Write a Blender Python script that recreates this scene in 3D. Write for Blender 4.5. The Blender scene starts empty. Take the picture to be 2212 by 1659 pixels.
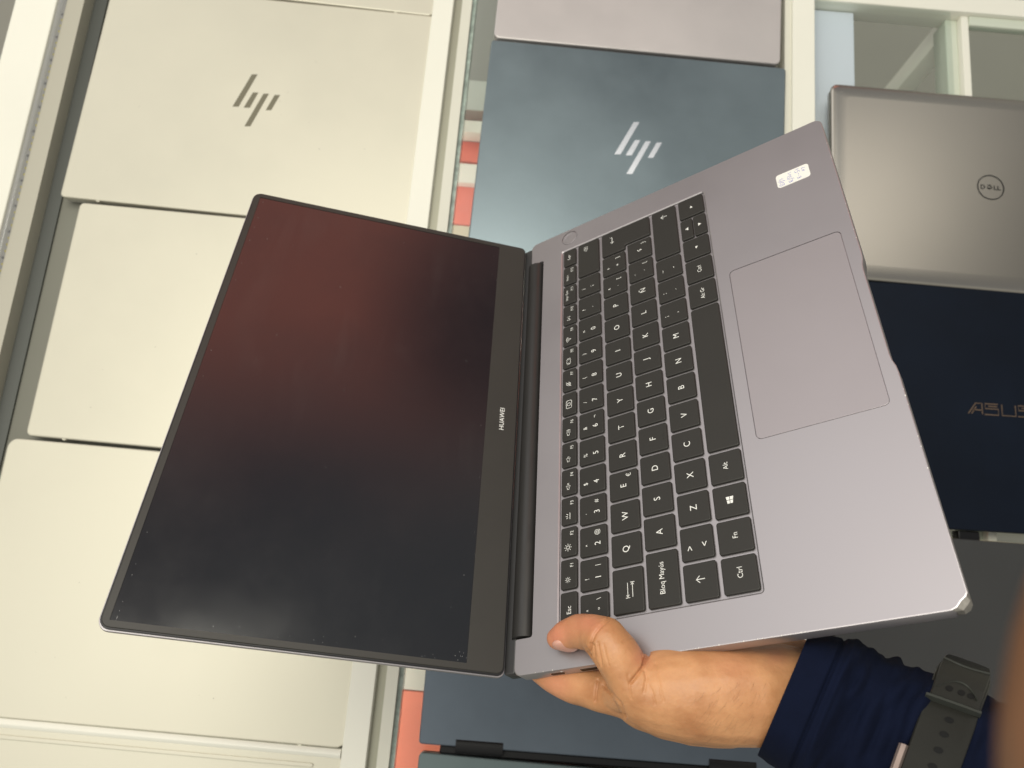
import bpy, bmesh, math, random
import numpy as np
from mathutils import Vector, Matrix, noise
random.seed(7)
C = bpy.context.scene.collection
scn = bpy.context.scene
# ------------------------------------------------------------------ camera
F, CX, CY = 1710., 1106., 829.5
def nrm(v):
    v = np.array(v, float); return v/np.linalg.norm(v)
WY = nrm([624, -7310, 1710]); WX = np.array([1, .0854, 0.]); WX = nrm(WX-WY*(WY@WX)); WZ = np.cross(WX, WY)
M = np.array([WX, WY, WZ])                     # camera-aligned -> world (z up, 0 = level of the closed laptop lids)
P0 = .837*np.array([(580-CX)/F, -CY/F, 1]); ORG = np.array([0, 0, 1.])*(WZ@P0)/WZ[2]
def W(p): return Vector(M@(np.array(p, float)-ORG))
def P(u, v, z): return W(((u-CX)/F*z, (v-CY)/F*z, z))
CAM = np.array(W((0, 0, 0)))
def S(u, v, h=0.):
    d = M@np.array([(u-CX)/F, (v-CY)/F, 1.]); t = (h-CAM[2])/d[2]; return Vector(CAM+d*t)
cd = bpy.data.cameras.new('camera'); cam = bpy.data.objects.new('camera', cd); C.objects.link(cam)
Rm = Matrix((M@np.diag([1, -1, -1])).tolist()).to_4x4(); Rm.translation = Vector(CAM); cam.matrix_world = Rm
cd.sensor_width = 36; cd.lens = F*36/2212; cd.clip_start = .005; cd.clip_end = 50
cd.dof.use_dof = True; cd.dof.focus_distance = .43; cd.dof.aperture_fstop = cd.lens/2.3
scn.camera = cam
# ------------------------------------------------------------------ world, lamps, exposure
wd = bpy.data.worlds.new('World'); scn.world = wd; wd.use_nodes = True
nt = wd.node_tree; N = nt.nodes; Lk = nt.links; bg = N['Background']
tc = N.new('ShaderNodeTexCoord')
def wblob(prev, d, r0, r1, col, fac=1.):
    d = nrm(d); dp = N.new('ShaderNodeVectorMath'); dp.operation = 'DOT_PRODUCT'; dp.inputs[1].default_value = tuple(d)
    Lk.new(tc.outputs['Generated'], dp.inputs[0])
    mr = N.new('ShaderNodeMapRange'); mr.interpolation_type = 'SMOOTHSTEP'
    mr.inputs['From Min'].default_value = math.cos(r1); mr.inputs['From Max'].default_value = math.cos(r0)
    mr.inputs['To Min'].default_value = 0; mr.inputs['To Max'].default_value = fac
    Lk.new(dp.outputs['Value'], mr.inputs['Value'])
    mx = N.new('ShaderNodeMix'); mx.data_type = 'RGBA'; Lk.new(mr.outputs[0], mx.inputs[0])
    if isinstance(prev, tuple): mx.inputs[6].default_value = prev
    else: Lk.new(prev, mx.inputs[6])
    mx.inputs[7].default_value = (*col, 1); return mx.outputs[2]
c = wblob((.29, .28, .255, 1), (0, 0, 1), .2, 1.45, (.58, .57, .52))
c = wblob(c, (-.52, .85, .13), .15, .62, (.13, .095, .09))       # dim mauve side of the shop
c = wblob(c, (-.62, .60, .52), .05, .5, (1.5, 1.46, 1.42))       # pale wall
c = wblob(c, (.05, .89, .45), .05, .34, (1.3, .44, .33))        # red brown patch added for the screen to mirror
c = wblob(c, (.25, .88, .38), .02, .20, (.16, .10, .11))
c = wblob(c, (.10, .68, .73), .08, .36, (.19, .19, .215))
c = wblob(c, (.68, .30, .68), .15, .50, (.14, .14, .135), .95)
c = wblob(c, (.26, .62, .74), .05, .34, (.25, .27, .29), .9)
c = wblob(c, (.5, -.05, .86), .1, .45, (.25, .25, .26), .9)
c = wblob(c, (.02, .33, .94), .05, .24, (1.7, 1.68, 1.6), .9)      # bright patch added overhead for the glow on the lids
c = wblob(c, (.35, .42, .84), .03, .15, (2.6, 2.45, 2.2), .9)
c = wblob(c, (.56, .36, .75), .03, .16, (.10, .10, .095), .9)
Lk.new(c, bg.inputs[0]); bg.inputs[1].default_value = 1.0
def area(name, loc, tgt, sx, sy, e, col):
    l = bpy.data.lights.new(name, 'AREA'); l.shape = 'RECTANGLE'; l.size = sx; l.size_y = sy; l.energy = e; l.color = col
    o = bpy.data.objects.new(name, l); C.objects.link(o); o.location = loc
    o.rotation_euler = (Vector(tgt)-Vector(loc)).to_track_quat('-Z', 'Y').to_euler(); return o
area('ceiling_lamp', (-.33, .38, 1.75), (-.05, .1, 0), 1.1, .4, 15, (1, .965, .84))
area('ceiling_lamp', (-.9, -.5, 1.7), (0, 0, 0), .9, .9, 7, (1, .97, .87))
scn.view_settings.view_transform = 'Standard'; scn.view_settings.look = 'None'
scn.view_settings.exposure = 0; scn.view_settings.gamma = 1; scn.view_settings.use_curve_mapping = False
scn.render.engine = 'CYCLES'
# ------------------------------------------------------------------ materials
MATS = {}
def mat(name, col, rough=.5, metal=0., ior=1.5, var=0., vscale=8., bump=0., bscale=400., sss=0., rvar=0., spec=None, col2=None, sheen=0.):
    if name in MATS: return MATS[name]
    m = bpy.data.materials.new(name); m.use_nodes = True; t = m.node_tree; b = t.nodes['Principled BSDF']
    b.inputs['Roughness'].default_value = rough; b.inputs['Metallic'].default_value = metal; b.inputs['IOR'].default_value = ior
    if spec is not None: b.inputs['Specular IOR Level'].default_value = spec
    b.inputs['Base Color'].default_value = (*col, 1)
    if sheen: b.inputs['Sheen Weight'].default_value = sheen; b.inputs['Sheen Tint'].default_value = (*[min(1, x*6+.05) for x in col], 1)
    if sss:
        b.inputs['Subsurface Weight'].default_value = sss; b.inputs['Subsurface Radius'].default_value = (1., .35, .18); b.inputs['Subsurface Scale'].default_value = .004
    co = t.nodes.new('ShaderNodeTexCoord')
    if var or rvar:
        n1 = t.nodes.new('ShaderNodeTexNoise'); n1.inputs['Scale'].default_value = vscale; n1.inputs['Detail'].default_value = 5; n1.inputs['Roughness'].default_value = .6
        t.links.new(co.outputs['Object'], n1.inputs['Vector'])
        if var:
            mr = t.nodes.new('ShaderNodeMapRange'); mr.inputs[1].default_value = .3; mr.inputs[2].default_value = .7; t.links.new(n1.outputs[0], mr.inputs[0])
            mx = t.nodes.new('ShaderNodeMix'); mx.data_type = 'RGBA'; t.links.new(mr.outputs[0], mx.inputs[0])
            mx.inputs[6].default_value = (*[x*(1-var) for x in (col2 or col)], 1); mx.inputs[7].default_value = (*[min(1, x*(1+var)) for x in col], 1)
            t.links.new(mx.outputs[2], b.inputs['Base Color'])
        if rvar:
            m2 = t.nodes.new('ShaderNodeMapRange'); m2.inputs[1].default_value = .3; m2.inputs[2].default_value = .7
            m2.inputs[3].default_value = max(.02, rough-rvar); m2.inputs[4].default_value = rough+rvar
            t.links.new(n1.outputs[0], m2.inputs[0]); t.links.new(m2.outputs[0], b.inputs['Roughness'])
    if bump:
        n2 = t.nodes.new('ShaderNodeTexNoise'); n2.inputs['Scale'].default_value = bscale; n2.inputs['Detail'].default_value = 3
        t.links.new(co.outputs['Object'], n2.inputs['Vector'])
        bp = t.nodes.new('ShaderNodeBump'); bp.inputs['Strength'].default_value = bump; bp.inputs['Distance'].default_value = .0004
        t.links.new(n2.outputs[0], bp.inputs['Height']); t.links.new(bp.outputs[0], b.inputs['Normal'])
    MATS[name] = m; return m
def glass(name, tint, amount=.10):
    m = bpy.data.materials.new(name); m.use_nodes = True; t = m.node_tree; t.nodes.clear()
    o = t.nodes.new('ShaderNodeOutputMaterial'); tr = t.nodes.new('ShaderNodeBsdfTransparent'); tr.inputs[0].default_value = (*tint, 1)
    g = t.nodes.new('ShaderNodeBsdfGlossy'); g.inputs['Roughness'].default_value = .06
    lw = t.nodes.new('ShaderNodeLayerWeight'); pw_ = t.nodes.new('ShaderNodeMath'); pw_.operation = 'POWER'; pw_.inputs[1].default_value = 5; t.links.new(lw.outputs['Facing'], pw_.inputs[0])
    fr = t.nodes.new('ShaderNodeMath'); fr.operation = 'MULTIPLY_ADD'; fr.inputs[1].default_value = .9; fr.inputs[2].default_value = .05; t.links.new(pw_.outputs[0], fr.inputs[0])
    mx = t.nodes.new('ShaderNodeMixShader'); t.links.new(fr.outputs[0], mx.inputs[0]); t.links.new(tr.outputs[0], mx.inputs[1]); t.links.new(g.outputs[0], mx.inputs[2])
    t.links.new(mx.outputs[0], o.inputs[0]); return m
silver = mat('silver_lid', (.645, .62, .515), .46, .35, var=.035, vscale=6, bump=.02, bscale=3000, rvar=.05)
silver_d = mat('silver_lid_edge', (.52, .51, .46), .42, .4)
mauve_lid = mat('mauve_silver_lid', (.575, .54, .53), .42, .5, var=.05, vscale=9, rvar=.05)
teal = mat('slate_blue_lid', (.165, .205, .225), .36, .75, var=.12, vscale=7, rvar=.06)
navy2 = mat('slate_navy_lid', (.12, .147, .18), .38, .7, var=.12, vscale=7, rvar=.05)
dellm = mat('pewter_lid', (.42, .395, .35), .25, .95, var=.03, vscale=5)
asusm = mat('midnight_lid', (.0015, .0055, .015), .45, .1, spec=.25, var=.25, vscale=7, rvar=.05)
greym = mat('graphite_lid', (.055, .056, .056), .50, .2, var=.08, vscale=6, rvar=.05)
black = mat('black_plastic', (.007, .007, .008), .4, spec=.3)
white = mat('white_enamel', (.86, .85, .755), .35, var=.03, vscale=5)
white2 = mat('cream_enamel', (.70, .69, .60), .4, var=.04, vscale=5)
groove_m = mat('channel_metal', (.36, .355, .28), .45, .3)
tray_m = mat('tray_grey', (.20, .20, .165), .6, var=.06, vscale=4)
bodym = mat('space_grey_metal', (.44, .415, .432), .36, .76, var=.02, vscale=10, bump=.015, bscale=4000, rvar=.03)
padm = mat('touchpad_glass', (.385, .352, .37), .34, .5, var=.02, vscale=14)
keym = mat('key_black', (.021, .0195, .0165), .5, 0, ior=1.5, bump=.03, bscale=3000, var=.05, vscale=30)
legm = mat('legend_white', (.85, .85, .82), .5)
bezelm = mat('bezel_black', (.034, .032, .028), .45, 0, var=.06, vscale=25)
gaskm = mat('gasket_black', (.012, .012, .014), .35)
# ------------------------------------------------------------------ object helpers
def link(name, me, m=None, parent=None, smooth=30, mw=None):
    o = bpy.data.objects.new(name, me); C.objects.link(o)
    if m is not None and not me.materials: me.materials.append(m)
    if parent is not None: o.parent = parent
    if mw is not None: o.matrix_local = mw
    if smooth and len(me.polygons):
        fl = [smooth > 100 or (abs(p.normal.z) < .9995 and len(p.vertices) < 7) for p in me.polygons]
        me.set_sharp_from_angle(angle=math.radians(smooth)); me.polygons.foreach_set('use_smooth', fl); me.update()
    return o
def obj(name, bm, m=None, parent=None, smooth=30, mw=None, fix=True):
    if fix: bmesh.ops.recalc_face_normals(bm, faces=bm.faces)
    me = bpy.data.meshes.new(name); bm.to_mesh(me); bm.free(); return link(name, me, m, parent, smooth, mw)
def tag(o, label=None, cat=None, group=None, kind=None):
    if label: o['label'] = label
    if cat: o['category'] = cat
    if group: o['group'] = group
    if kind: o['kind'] = kind
    return o
def thing(name, label, cat, mw=None, group=None):
    o = bpy.data.objects.new(name, None); C.objects.link(o); o.empty_display_size = .02
    if mw is not None: o.matrix_world = mw
    return tag(o, label, cat, group)
def rrect(x0, y0, x1, y1, r, n=6):
    if not isinstance(r, (tuple, list)): r = (r,)*4
    pts = []
    for (cx, cy, a, rr) in ((x1, y1, 0, r[2]), (x0, y1, 90, r[3]), (x0, y0, 180, r[0]), (x1, y0, 270, r[1])):
        sx = 1 if cx == x1 else -1; sy = 1 if cy == y1 else -1
        for i in range(n+1):
            t = math.radians(a+90*i/n); pts.append((cx-sx*rr+rr*math.cos(t), cy-sy*rr+rr*math.sin(t)))
    return pts
def loft(bm, loops, cap0=True, cap1=True, closed=True):
    vs = [[bm.verts.new(p) for p in lp] for lp in loops]; n = len(vs[0])
    for a, b in zip(vs[:-1], vs[1:]):
        for i in range(n if closed else n-1):
            j = (i+1) % n; bm.faces.new((a[i], a[j], b[j], b[i]))
    if cap0: bm.faces.new(vs[0][::-1])
    if cap1: bm.faces.new(vs[-1])
    return vs
def slab(bm, x0, y0, x1, y1, r, z0, z1, bev=.0005, bev0=None, n=6):
    """rounded rectangle prism, z0 bottom, z1 top, softened rims"""
    if bev0 is None: bev0 = bev
    L = []
    for (off, z) in ((bev0, z0), (bev0*.3, z0+bev0*.3), (0, z0+bev0), (0, z1-bev), (bev*.3, z1-bev*.3), (bev, z1)):
        rr = [max(q-off, .00005) for q in (r if isinstance(r, (tuple, list)) else (r,)*4)]
        L.append([(x, y, z) for x, y in rrect(x0+off, y0+off, x1-off, y1-off, rr, n)])
    loft(bm, L); return bm
def box(bm, x0, y0, z0, x1, y1, z1, bev=0.):
    if bev: return slab(bm, x0, y0, x1, y1, bev*1.2, z0, z1, bev, n=2)
    v = [bm.verts.new((x, y, z)) for z in (z0, z1) for x, y in ((x0, y0), (x1, y0), (x1, y1), (x0, y1))]
    for f in ((3, 2, 1, 0), (4, 5, 6, 7), (0, 1, 5, 4), (1, 2, 6, 5), (2, 3, 7, 6), (3, 0, 4, 7)): bm.faces.new([v[i] for i in f])
    return bm
def plate(bm, loops, z):
    """flat face with holes"""
    es = []; out = []
    for lp in loops:
        vs = [bm.verts.new((x, y, z)) for x, y in lp]; out.append(vs)
        es += [bm.edges.new((vs[i], vs[(i+1) % len(vs)])) for i in range(len(vs))]
    bmesh.ops.triangle_fill(bm, use_beauty=True, use_dissolve=False, edges=es); return out
def wall(bm, vs, lp, z):
    nv = [bm.verts.new((x, y, z)) for x, y in lp]; n = len(vs)
    for i in range(n): j = (i+1) % n; bm.faces.new((vs[i], vs[j], nv[j], nv[i]))
    return nv
def text_bm(bm, s, x, y, size, z, bold=0., sx=1.):
    cu = bpy.data.curves.new('t', 'FONT'); cu.body = s; cu.size = size; cu.align_x = 'CENTER'; cu.align_y = 'CENTER'; cu.offset = bold; cu.resolution_u = 3
    o = bpy.data.objects.new('t', cu); C.objects.link(o)
    me = bpy.data.meshes.new_from_object(o.evaluated_get(bpy.context.evaluated_depsgraph_get()))
    if len(me.vertices):
        cxs = [v.co.x for v in me.vertices]; cys = [v.co.y for v in me.vertices]
        mx, my = (min(cxs)+max(cxs))/2, (min(cys)+max(cys))/2
        me.transform(Matrix.Translation((x, y, z))@Matrix.Diagonal((sx, 1, 1, 1))@Matrix.Translation((-mx, -my if len(s.strip()) else 0, 0)))
        bm.from_mesh(me)
    bpy.data.objects.remove(o); bpy.data.curves.remove(cu); bpy.data.meshes.remove(me)
def stroke(bm, pts, w, z, closed=False):
    n = len(pts); L = []
    for i, p in enumerate(pts):
        a = pts[i-1] if (i or closed) else p; b = pts[(i+1) % n] if (i < n-1 or closed) else p
        dx, dy = b[0]-a[0], b[1]-a[1]; l = math.hypot(dx, dy) or 1; L.append(((p[0]-dy/l*w/2, p[1]+dx/l*w/2, z), (p[0]+dy/l*w/2, p[1]-dx/l*w/2, z)))
    vs = [(bm.verts.new(a), bm.verts.new(b)) for a, b in L]
    for i in range(n if closed else n-1): j = (i+1) % n; bm.faces.new((vs[i][0], vs[i][1], vs[j][1], vs[j][0]))
def arc(cx, cy, r, a0, a1, n=12): return [(cx+r*math.cos(math.radians(a0+(a1-a0)*i/n)), cy+r*math.sin(math.radians(a0+(a1-a0)*i/n))) for i in range(n+1)]
def poly(bm, pts, z): bm.faces.new([bm.verts.new((x, y, z)) for x, y in pts])
# ------------------------------------------------------------------ setting: floor
bm = bmesh.new(); box(bm, -4, -4, -.80, 4, 4, -.78)
tag(obj('floor', bm, mat('floor_tile', (.33, .32, .265), .35, var=.06, vscale=3), smooth=0), kind='structure')
# ------------------------------------------------------------------ display cabinet
cab = thing('display_cabinet', 'white metal glass-topped display cabinet the closed laptops lie in', 'display cabinet')
Y0, Y1 = -.62, .75
def prof(name, pts, m, y0=Y0, y1=Y1, parent=cab, bev=0):
    bm = bmesh.new(); loft(bm, [[(x, y, z) for x, z in pts] for y in (y0, y1)]); return obj(name, bm, m, parent, smooth=0)
def X(u, v, h=0.): return S(u, v, h).x
# divider between the left and middle laptops: cream face, groove, second cream face, glass edge
a0, a1 = X(936, 0, .002), X(981, 0, .002); b0, b1 = X(999, 0, -.002), X(1020, 0, -.002)
prof('channel_rail', [(a0, -.03), (a1, -.03), (a1, -.0), (a1-.0006, .002), (a0+.0006, .002), (a0, .0)], white)
prof('channel_groove', [(a1, -.03), (b0, -.03), (b0, -.006), (a1, -.006)], groove_m)
prof('channel_lip', [(b0, -.03), (b1, -.03), (b1, -.003), (b0, -.003)], white2)
ge = mat('glass_edge', (.50, .60, .54), .15, 0, var=.35, vscale=120)
g1 = X(1029, 0, -.008)
prof('glass_edge', [(b1+.0002, -.028), (g1, -.028), (g1, -.012), (b1+.0002, -.012)], ge)
# left tray and rim
tl = X(181, 0, .004)
prof('tray_floor', [(tl, -.030), (a0, -.030), (a0, -.0175), (tl, -.0175)], tray_m)
lip0, lip1 = X(147, 0, .004), X(181, 0, .004)
prof('tray_cast_shade', [(tl+.0002, -.0173), (tl+.0125, -.0173), (tl+.0125, -.0150), (tl+.0002, -.0135)], mat('tray_cast_shade_grey', (.085, .092, .083), .5))  # dark strip stands in for the shade beside the tray lip
prof('tray_lip', [(lip0, -.03), (lip1, -.03), (lip1, .003), (lip0, .005)], mat('lip_beige', (.48, .46, .38), .45))
r0, r1 = X(33, 0, .012), X(123, 0, .012)
prof('side_rail', [(r0, -.05), (lip0-.0002, -.05), (lip0-.0002, -.002), (r1, -.002), (r1, .0114), (r1-.0006, .012), (r0+.0006, .012), (r0, .0114)], white)
area('cabinet_lamp_added_fill', (a0-.03, .05, -.034), (a0-.02, 0, -.2), .03, 1.3, 1.15, (1, .97, .9)).rotation_euler = (0, math.radians(-12), 0)   # unseen fill light added under the left rail to brighten the gap boxes
# led strip in a clear tube
led = thing('led_strip', 'clear plastic tube of small yellow led chips along the white left rail', 'led strip')
lc = X(134, 0, .006); lr = .0048
bm = bmesh.new(); loft(bm, [[(lc+lr*math.cos(t*math.pi/8), y, .0048+lr*math.sin(t*math.pi/8)) for t in range(16)] for y in (Y0, Y1)])
tubem = mat('clear_tube', (.55, .56, .58), .12, 0, spec=.8); 
tb = tubem.node_tree.nodes['Principled BSDF']; tb.inputs['Alpha'].default_value = .38
obj('tube', bm, tubem, led)
bm = bmesh.new(); box(bm, lc-.003, Y0, -.0015, lc+.003, Y1, .0002); obj('circuit_board', bm, mat('led_board', (.50, .50, .50), .5), led, smooth=0)
y = -.02; k = 0
cb = bmesh.new(); box(cb, -.0009, -.0008, 0, .0009, .0008, .0009); chip0 = obj('led_chip', cb, mat('led_yellow', (.80, .68, .03), .4), led, smooth=0)
cb = bmesh.new(); box(cb, -.0008, -.0009, 0, .0008, .0009, .0009); res0 = obj('resistor', cb, mat('led_dark', (.06, .06, .08), .4), led, smooth=0)
while y < .36:
    src_ = res0 if k % 4 == 3 else chip0
    if k in (0, 3): o_ = src_
    else: o_ = src_.copy(); C.objects.link(o_); o_.parent = led
    o_.location = (lc+(.0003 if k % 4 == 3 else .0015), y, .0003); y += .0068; k += 1
# glass shelf under middle and right laptops
gm = glass('shelf_glass', (.965, .985, .975))
rr0, rr1, rr2 = X(1698, 0, .0), X(1713, 0, .002), X(1760, 0, .002)
bm = bmesh.new(); box(bm, g1+.0002, Y0, -.0235, rr0-.0003, Y1, -.0175); obj('glass_shelf', bm, gm, cab, smooth=0)
prof('divider_rail', [(rr1, -.030), (rr2, -.030), (rr2, .0015), (rr2-.0006, .002), (rr1+.0006, .002), (rr1, .0015)], white)
prof('divider_lip', [(rr0, -.03), (rr1, -.03), (rr1, -.003), (rr0, -.003)], white2)
pr0, pr1, pr2 = X(2040, 60, -.03), X(2080, 30, -.028), X(2086, 60, -.028)
ygl = S(1760, 4, -.02).y
bm = bmesh.new(); box(bm, rr2+.0003, Y0, -.0235, pr0+.0002, ygl, -.0175); obj('glass_shelf', bm, gm, cab, smooth=0)
# cross bar with the far frame
bm = bmesh.new(); box(bm, rr2+.0004, ygl+.0002, -.045, .75, ygl+.022, -.016, .0008); obj('cross_bar', bm, white, cab)
pa, pb, pc = X(2044, 100, -.03), X(2075, 100, -.025), X(2095, 100, -.022)
bm = bmesh.new(); box(bm, pa, Y0, -.055, pb, ygl, -.030, .0008); obj('frame_bar', bm, mat('pale_green_enamel_and_reflection', (.62, .66, .56), .35), cab)  # pale green here paints a reflection along the lower step of the bar
bm = bmesh.new(); box(bm, pb+.0002, Y0, -.055, pc, ygl, -.022, .0008); obj('frame_bar', bm, white, cab)
bm = bmesh.new(); box(bm, pc+.0004, Y0, -.0290, .8, ygl-.012, -.0235); obj('glass_shelf', bm, gm, cab, smooth=0)
bm = bmesh.new(); box(bm, pc+.0005, ygl-.0118, -.03, .8, ygl-.0002, -.021, .0008); obj('frame_bar', bm, mat('pale_green_enamel_and_reflection', (.62, .66, .56), .35), cab)
# leg going down to the floor
lp = S(2052, 40, -.056); 
bm = bmesh.new(); box(bm, lp.x-.013, lp.y-.028, -.78, lp.x+.009, lp.y-.004, -.0552, .001); obj('leg', bm, white, cab)
# pale board under the glass beside the divider
bx0, bx1 = X(1676, 60, -.03), X(1846, 100, -.03)
by = S(1800, 352, -.03).y
bm = bmesh.new(); box(bm, bx0, by+.0006, -.036, bx1, ygl-.001, -.0305, .001); tag(obj('pale_board', bm, mat('pale_blue_board', (.76, .79, .90), .5)), 'pale bluish board lying under the glass beside the pewter laptop', 'board')
bm = bmesh.new(); box(bm, bx0, -.45, -.036, bx1, by-.0004, -.0305, .001); tag(obj('pale_board', bm, mat('pale_blue_board', (.76, .79, .90), .5)), 'lower pale board mostly hidden under the open laptop, past the thin seam', 'board')
# boxes and bars seen through the narrow gap, on the lower shelf
hz = -.10
def lowbox(name, va, vb, m, label, cat, h=hz, t=.05, dx=.16, u=1045):
    a, b = S(u, va, h), S(u, vb, h); bm = bmesh.new(); box(bm, a.x-.09, b.y, h-t, a.x+dx, a.y, h, .001)
    return tag(obj(name, bm, m), label, cat)
red = mat('red_card', (.80, .19, .13), .8, var=.08, vscale=20); orange = mat('orange_card', (.88, .26, .16), .8, var=.08, vscale=14)
bei = mat('beige_card', (.62, .55, .40), .5, var=.06, vscale=10)
lowbox('clear_tray', 175, 240, mat('tray_plastic', (.50, .52, .47), .3), 'pale plastic tray under the glass, highest in the narrow gap', 'tray')
lowbox('shelf_bar', 262, 288, white, 'bright thin white bar crossing the narrow gap above the small red box', 'bar', h=hz+.03, t=.02)
lowbox('red_box', 308, 352, red, 'small red box between two white bars under the glass', 'box')
lowbox('shelf_bar', 356, 398, white, 'wider white bar crossing the gap below the small red box', 'bar', h=hz+.01, t=.02)
lowbox('red_box', 402, 489, red, 'dull red box between the white bar and the beige box', 'box')
lowbox('beige_box', 491, 645, bei, 'beige box in the gap between two red boxes', 'box')
lowbox('red_box', 647, 1120, orange, 'orange red box directly above the top edge of the open screen', 'box', u=1010)
lowbox('pale_box', 1400, 1492, white2, 'pale box in the gap just under the open screen edge', 'box', u=905)
lowbox('red_box', 1494, 1800, orange, 'orange red box at the foot of the gap beside the hinged slate laptop', 'box', u=895)
bm = bmesh.new(); box(bm, a0-.02, Y0, hz-.08, rr1+.03, Y1, hz-.0505); obj('lower_shelf', bm, mat('lower_shelf_grey', (.28, .28, .25), .5), cab, smooth=0)
# ------------------------------------------------------------------ closed laptops
def frame_from(tl, bl, br, h=0.):
    """placement from three corners of the lid: origin = bottom-left corner"""
    a, b, c_ = S(*tl, h), S(*bl, h), S(*br, h); ex = (c_-b).normalized(); ang = math.atan2(ex.y, ex.x)
    return Matrix.Translation(b)@Matrix.Rotation(ang, 4, 'Z'), (c_-b).length, ((a-b)-ex*((a-b).dot(ex))).length
def closed(name, label, mw, w, d, m, me, r=.006, top=.0012, gap_m=None, bump_feet=False):
    t = thing(name, label, 'laptop', mw, 'closed laptops lying in the display cabinet')
    bm = bmesh.new(); slab(bm, 0, 0, w, d, r, -.0055, 0, top, .0006); obj('lid', bm, m, t)
    bm = bmesh.new(); slab(bm, .0006, .0006, w-.0006, d-.0006, r, -.0165, -.0062, .0006, .004); obj('base', bm, me, t)
    bm = bmesh.new(); slab(bm, .002, .002, w-.002, d-.002, r, -.0063, -.0054, .0001); obj('rubber_seal', bm, black, t)
    if bump_feet:
        for fx in (.107, .885):
            bm = bmesh.new(); slab(bm, w*fx-.0018, -.0012, w*fx+.0018, .0016, .0011, -.0050, -.0008, .0004); obj('lid_bumper', bm, m, t)
    return t
def hp_mark(t, mw, ox, oy, m, depth=.0003, z=.00015):
    bars = [[(1500, 688), (1540, 688), (1662, 480), (1625, 480)], [(1572, 695), (1612, 695), (1667, 597), (1632, 597)],
            [(1577, 815), (1615, 815), (1735, 605), (1700, 605)], [(1715, 711), (1750, 711), (1807, 613), (1772, 613)]]
    bm = bmesh.new(); iv = mw.inverted()
    for b in bars:
        q = [iv@S(x*.3348+ox, y*.3348+oy) for x, y in b]
        loft(bm, [[(p.x, p.y, z-depth) for p in q], [(p.x, p.y, z) for p in q]])
    return obj('logo', bm, m, t, smooth=0)
markdark = mat('logo_taupe', (.20, .185, .13), .35, .5)
mirror = mat('logo_mirror', (.92, .93, .95), .22, 1., var=.05, vscale=90)
mw, w, d = frame_from((603-300, -260), (603-455, -46), (933, 35))
closed('silver_laptop', 'plain silver laptop cut off by the top edge, above the silver one with the logo', S(603, -3).x and frame_from((270, -260), (238, -44), (935, 34))[0], frame_from((270, -260), (238, -44), (935, 34))[1], .22, silver, silver_d, bump_feet=True)
mw, w, d = frame_from((238, -38), (129, 424), (888, 502))
t = closed('silver_laptop', 'silver laptop with the dark four-bar slanted logo, at upper left', mw, w, d-.001, silver, silver_d, r=.004, bump_feet=True)
hp_mark(t, mw, 0, 0, markdark)
mwp, wp, dp_ = frame_from((163, 436), (55, 940), (820, 1012))
closed('silver_laptop', 'plain silver laptop between the logo one and the one at lower left', mwp, wp, dp_, silver, silver_d, r=.005, bump_feet=True)
mwp, wp, dp_ = frame_from((16, 945), (-120, 1540), (746, 1618))
closed('silver_laptop', 'silver laptop with large rounded corner, at lower left below the open screen', mwp, wp, dp_, silver, silver_d, r=.009, bump_feet=True)
mwp, wp, _ = frame_from((-200, 1900), (-262, 2150), (680, 2230))
mwq, wq, _ = frame_from((-125, 1300), (-124, 1558), (745, 1638))
ll = .24; mwl = mwq@Matrix.Translation((0, -ll, 0))
t = closed('silver_laptop', 'silver laptop at the bottom left with a white rounded hinge strip', mwl, wq, ll, silver, silver_d, r=.006)
bm = bmesh.new(); loft(bm, [[(x, ll+.0025+.0045*math.cos(a*math.pi/6), -.0030+.0045*math.sin(a*math.pi/6)) for a in range(12)] for x in (.004, wq-.004)]); obj('hinge_strip', bm, white, t)
bm = bmesh.new(); slab(bm, .004, ll-.0095, wq*.925, ll-.0060, .0016, -.001, .0012, .0006); obj('ridge', bm, silver, t)
for o_ in list(bpy.data.objects):
    if o_.name.startswith('silver_laptop'):
        l_ = [k for k in o_.children if k.name.startswith('lid') and 'bumper' not in k.name][0]; xs = [v.co.x for v in l_.data.vertices]; ys = [v.co.y for v in l_.data.vertices]
        bm = bmesh.new()
        for k in range(11):
            x_, y_, r_ = random.uniform(.02, max(xs)-.02), random.uniform(.02, max(ys)-.02), random.uniform(.0002, .0006); poly(bm, [(x_+r_*math.cos(a), y_+r_*math.sin(a)*.8) for a in (0, .9, 1.8, 2.9, 4, 5.2)], .00006)
        tag(obj('specks', bm, mat('speck_grey', (.33, .31, .26), .6), o_, smooth=0, fix=False), kind='stuff')
# middle column
mw, w, d = frame_from((1075, -100), (1066, 80), (1686, 139), .001)
closed('mauve_laptop', 'pale mauve silver laptop at the top middle above the slate blue one', mw, w, .21, mauve_lid, mauve_lid)
ex = frame_from((1062, 85), (1062, 85), (1698, 147))[0].to_3x3()@Vector((1, 0, 0)); w = (S(1698, 147)-S(1062, 85)).length
mw = Matrix.Translation(S(1062, 85)-(Matrix.Rotation(math.atan2(ex.y, ex.x), 3, 'Z')@Vector((0, .236, 0))))@Matrix.Rotation(math.atan2(ex.y, ex.x), 4, 'Z')
t = closed('slate_laptop', 'slate blue laptop with a mirror four-bar slanted logo, behind the open keyboard', mw, w, .236, teal, black, r=.004)
hp_mark(t, mw, 825, 103, mirror)
mw, w, _ = frame_from((920, 1452), (904, 1607), (1700, 1668))
t = closed('slate_laptop', 'slate navy laptop with black hinges, under the hand at the bottom', mw, w, .205, navy2, black, r=.003)
hs = w/330.
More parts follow.
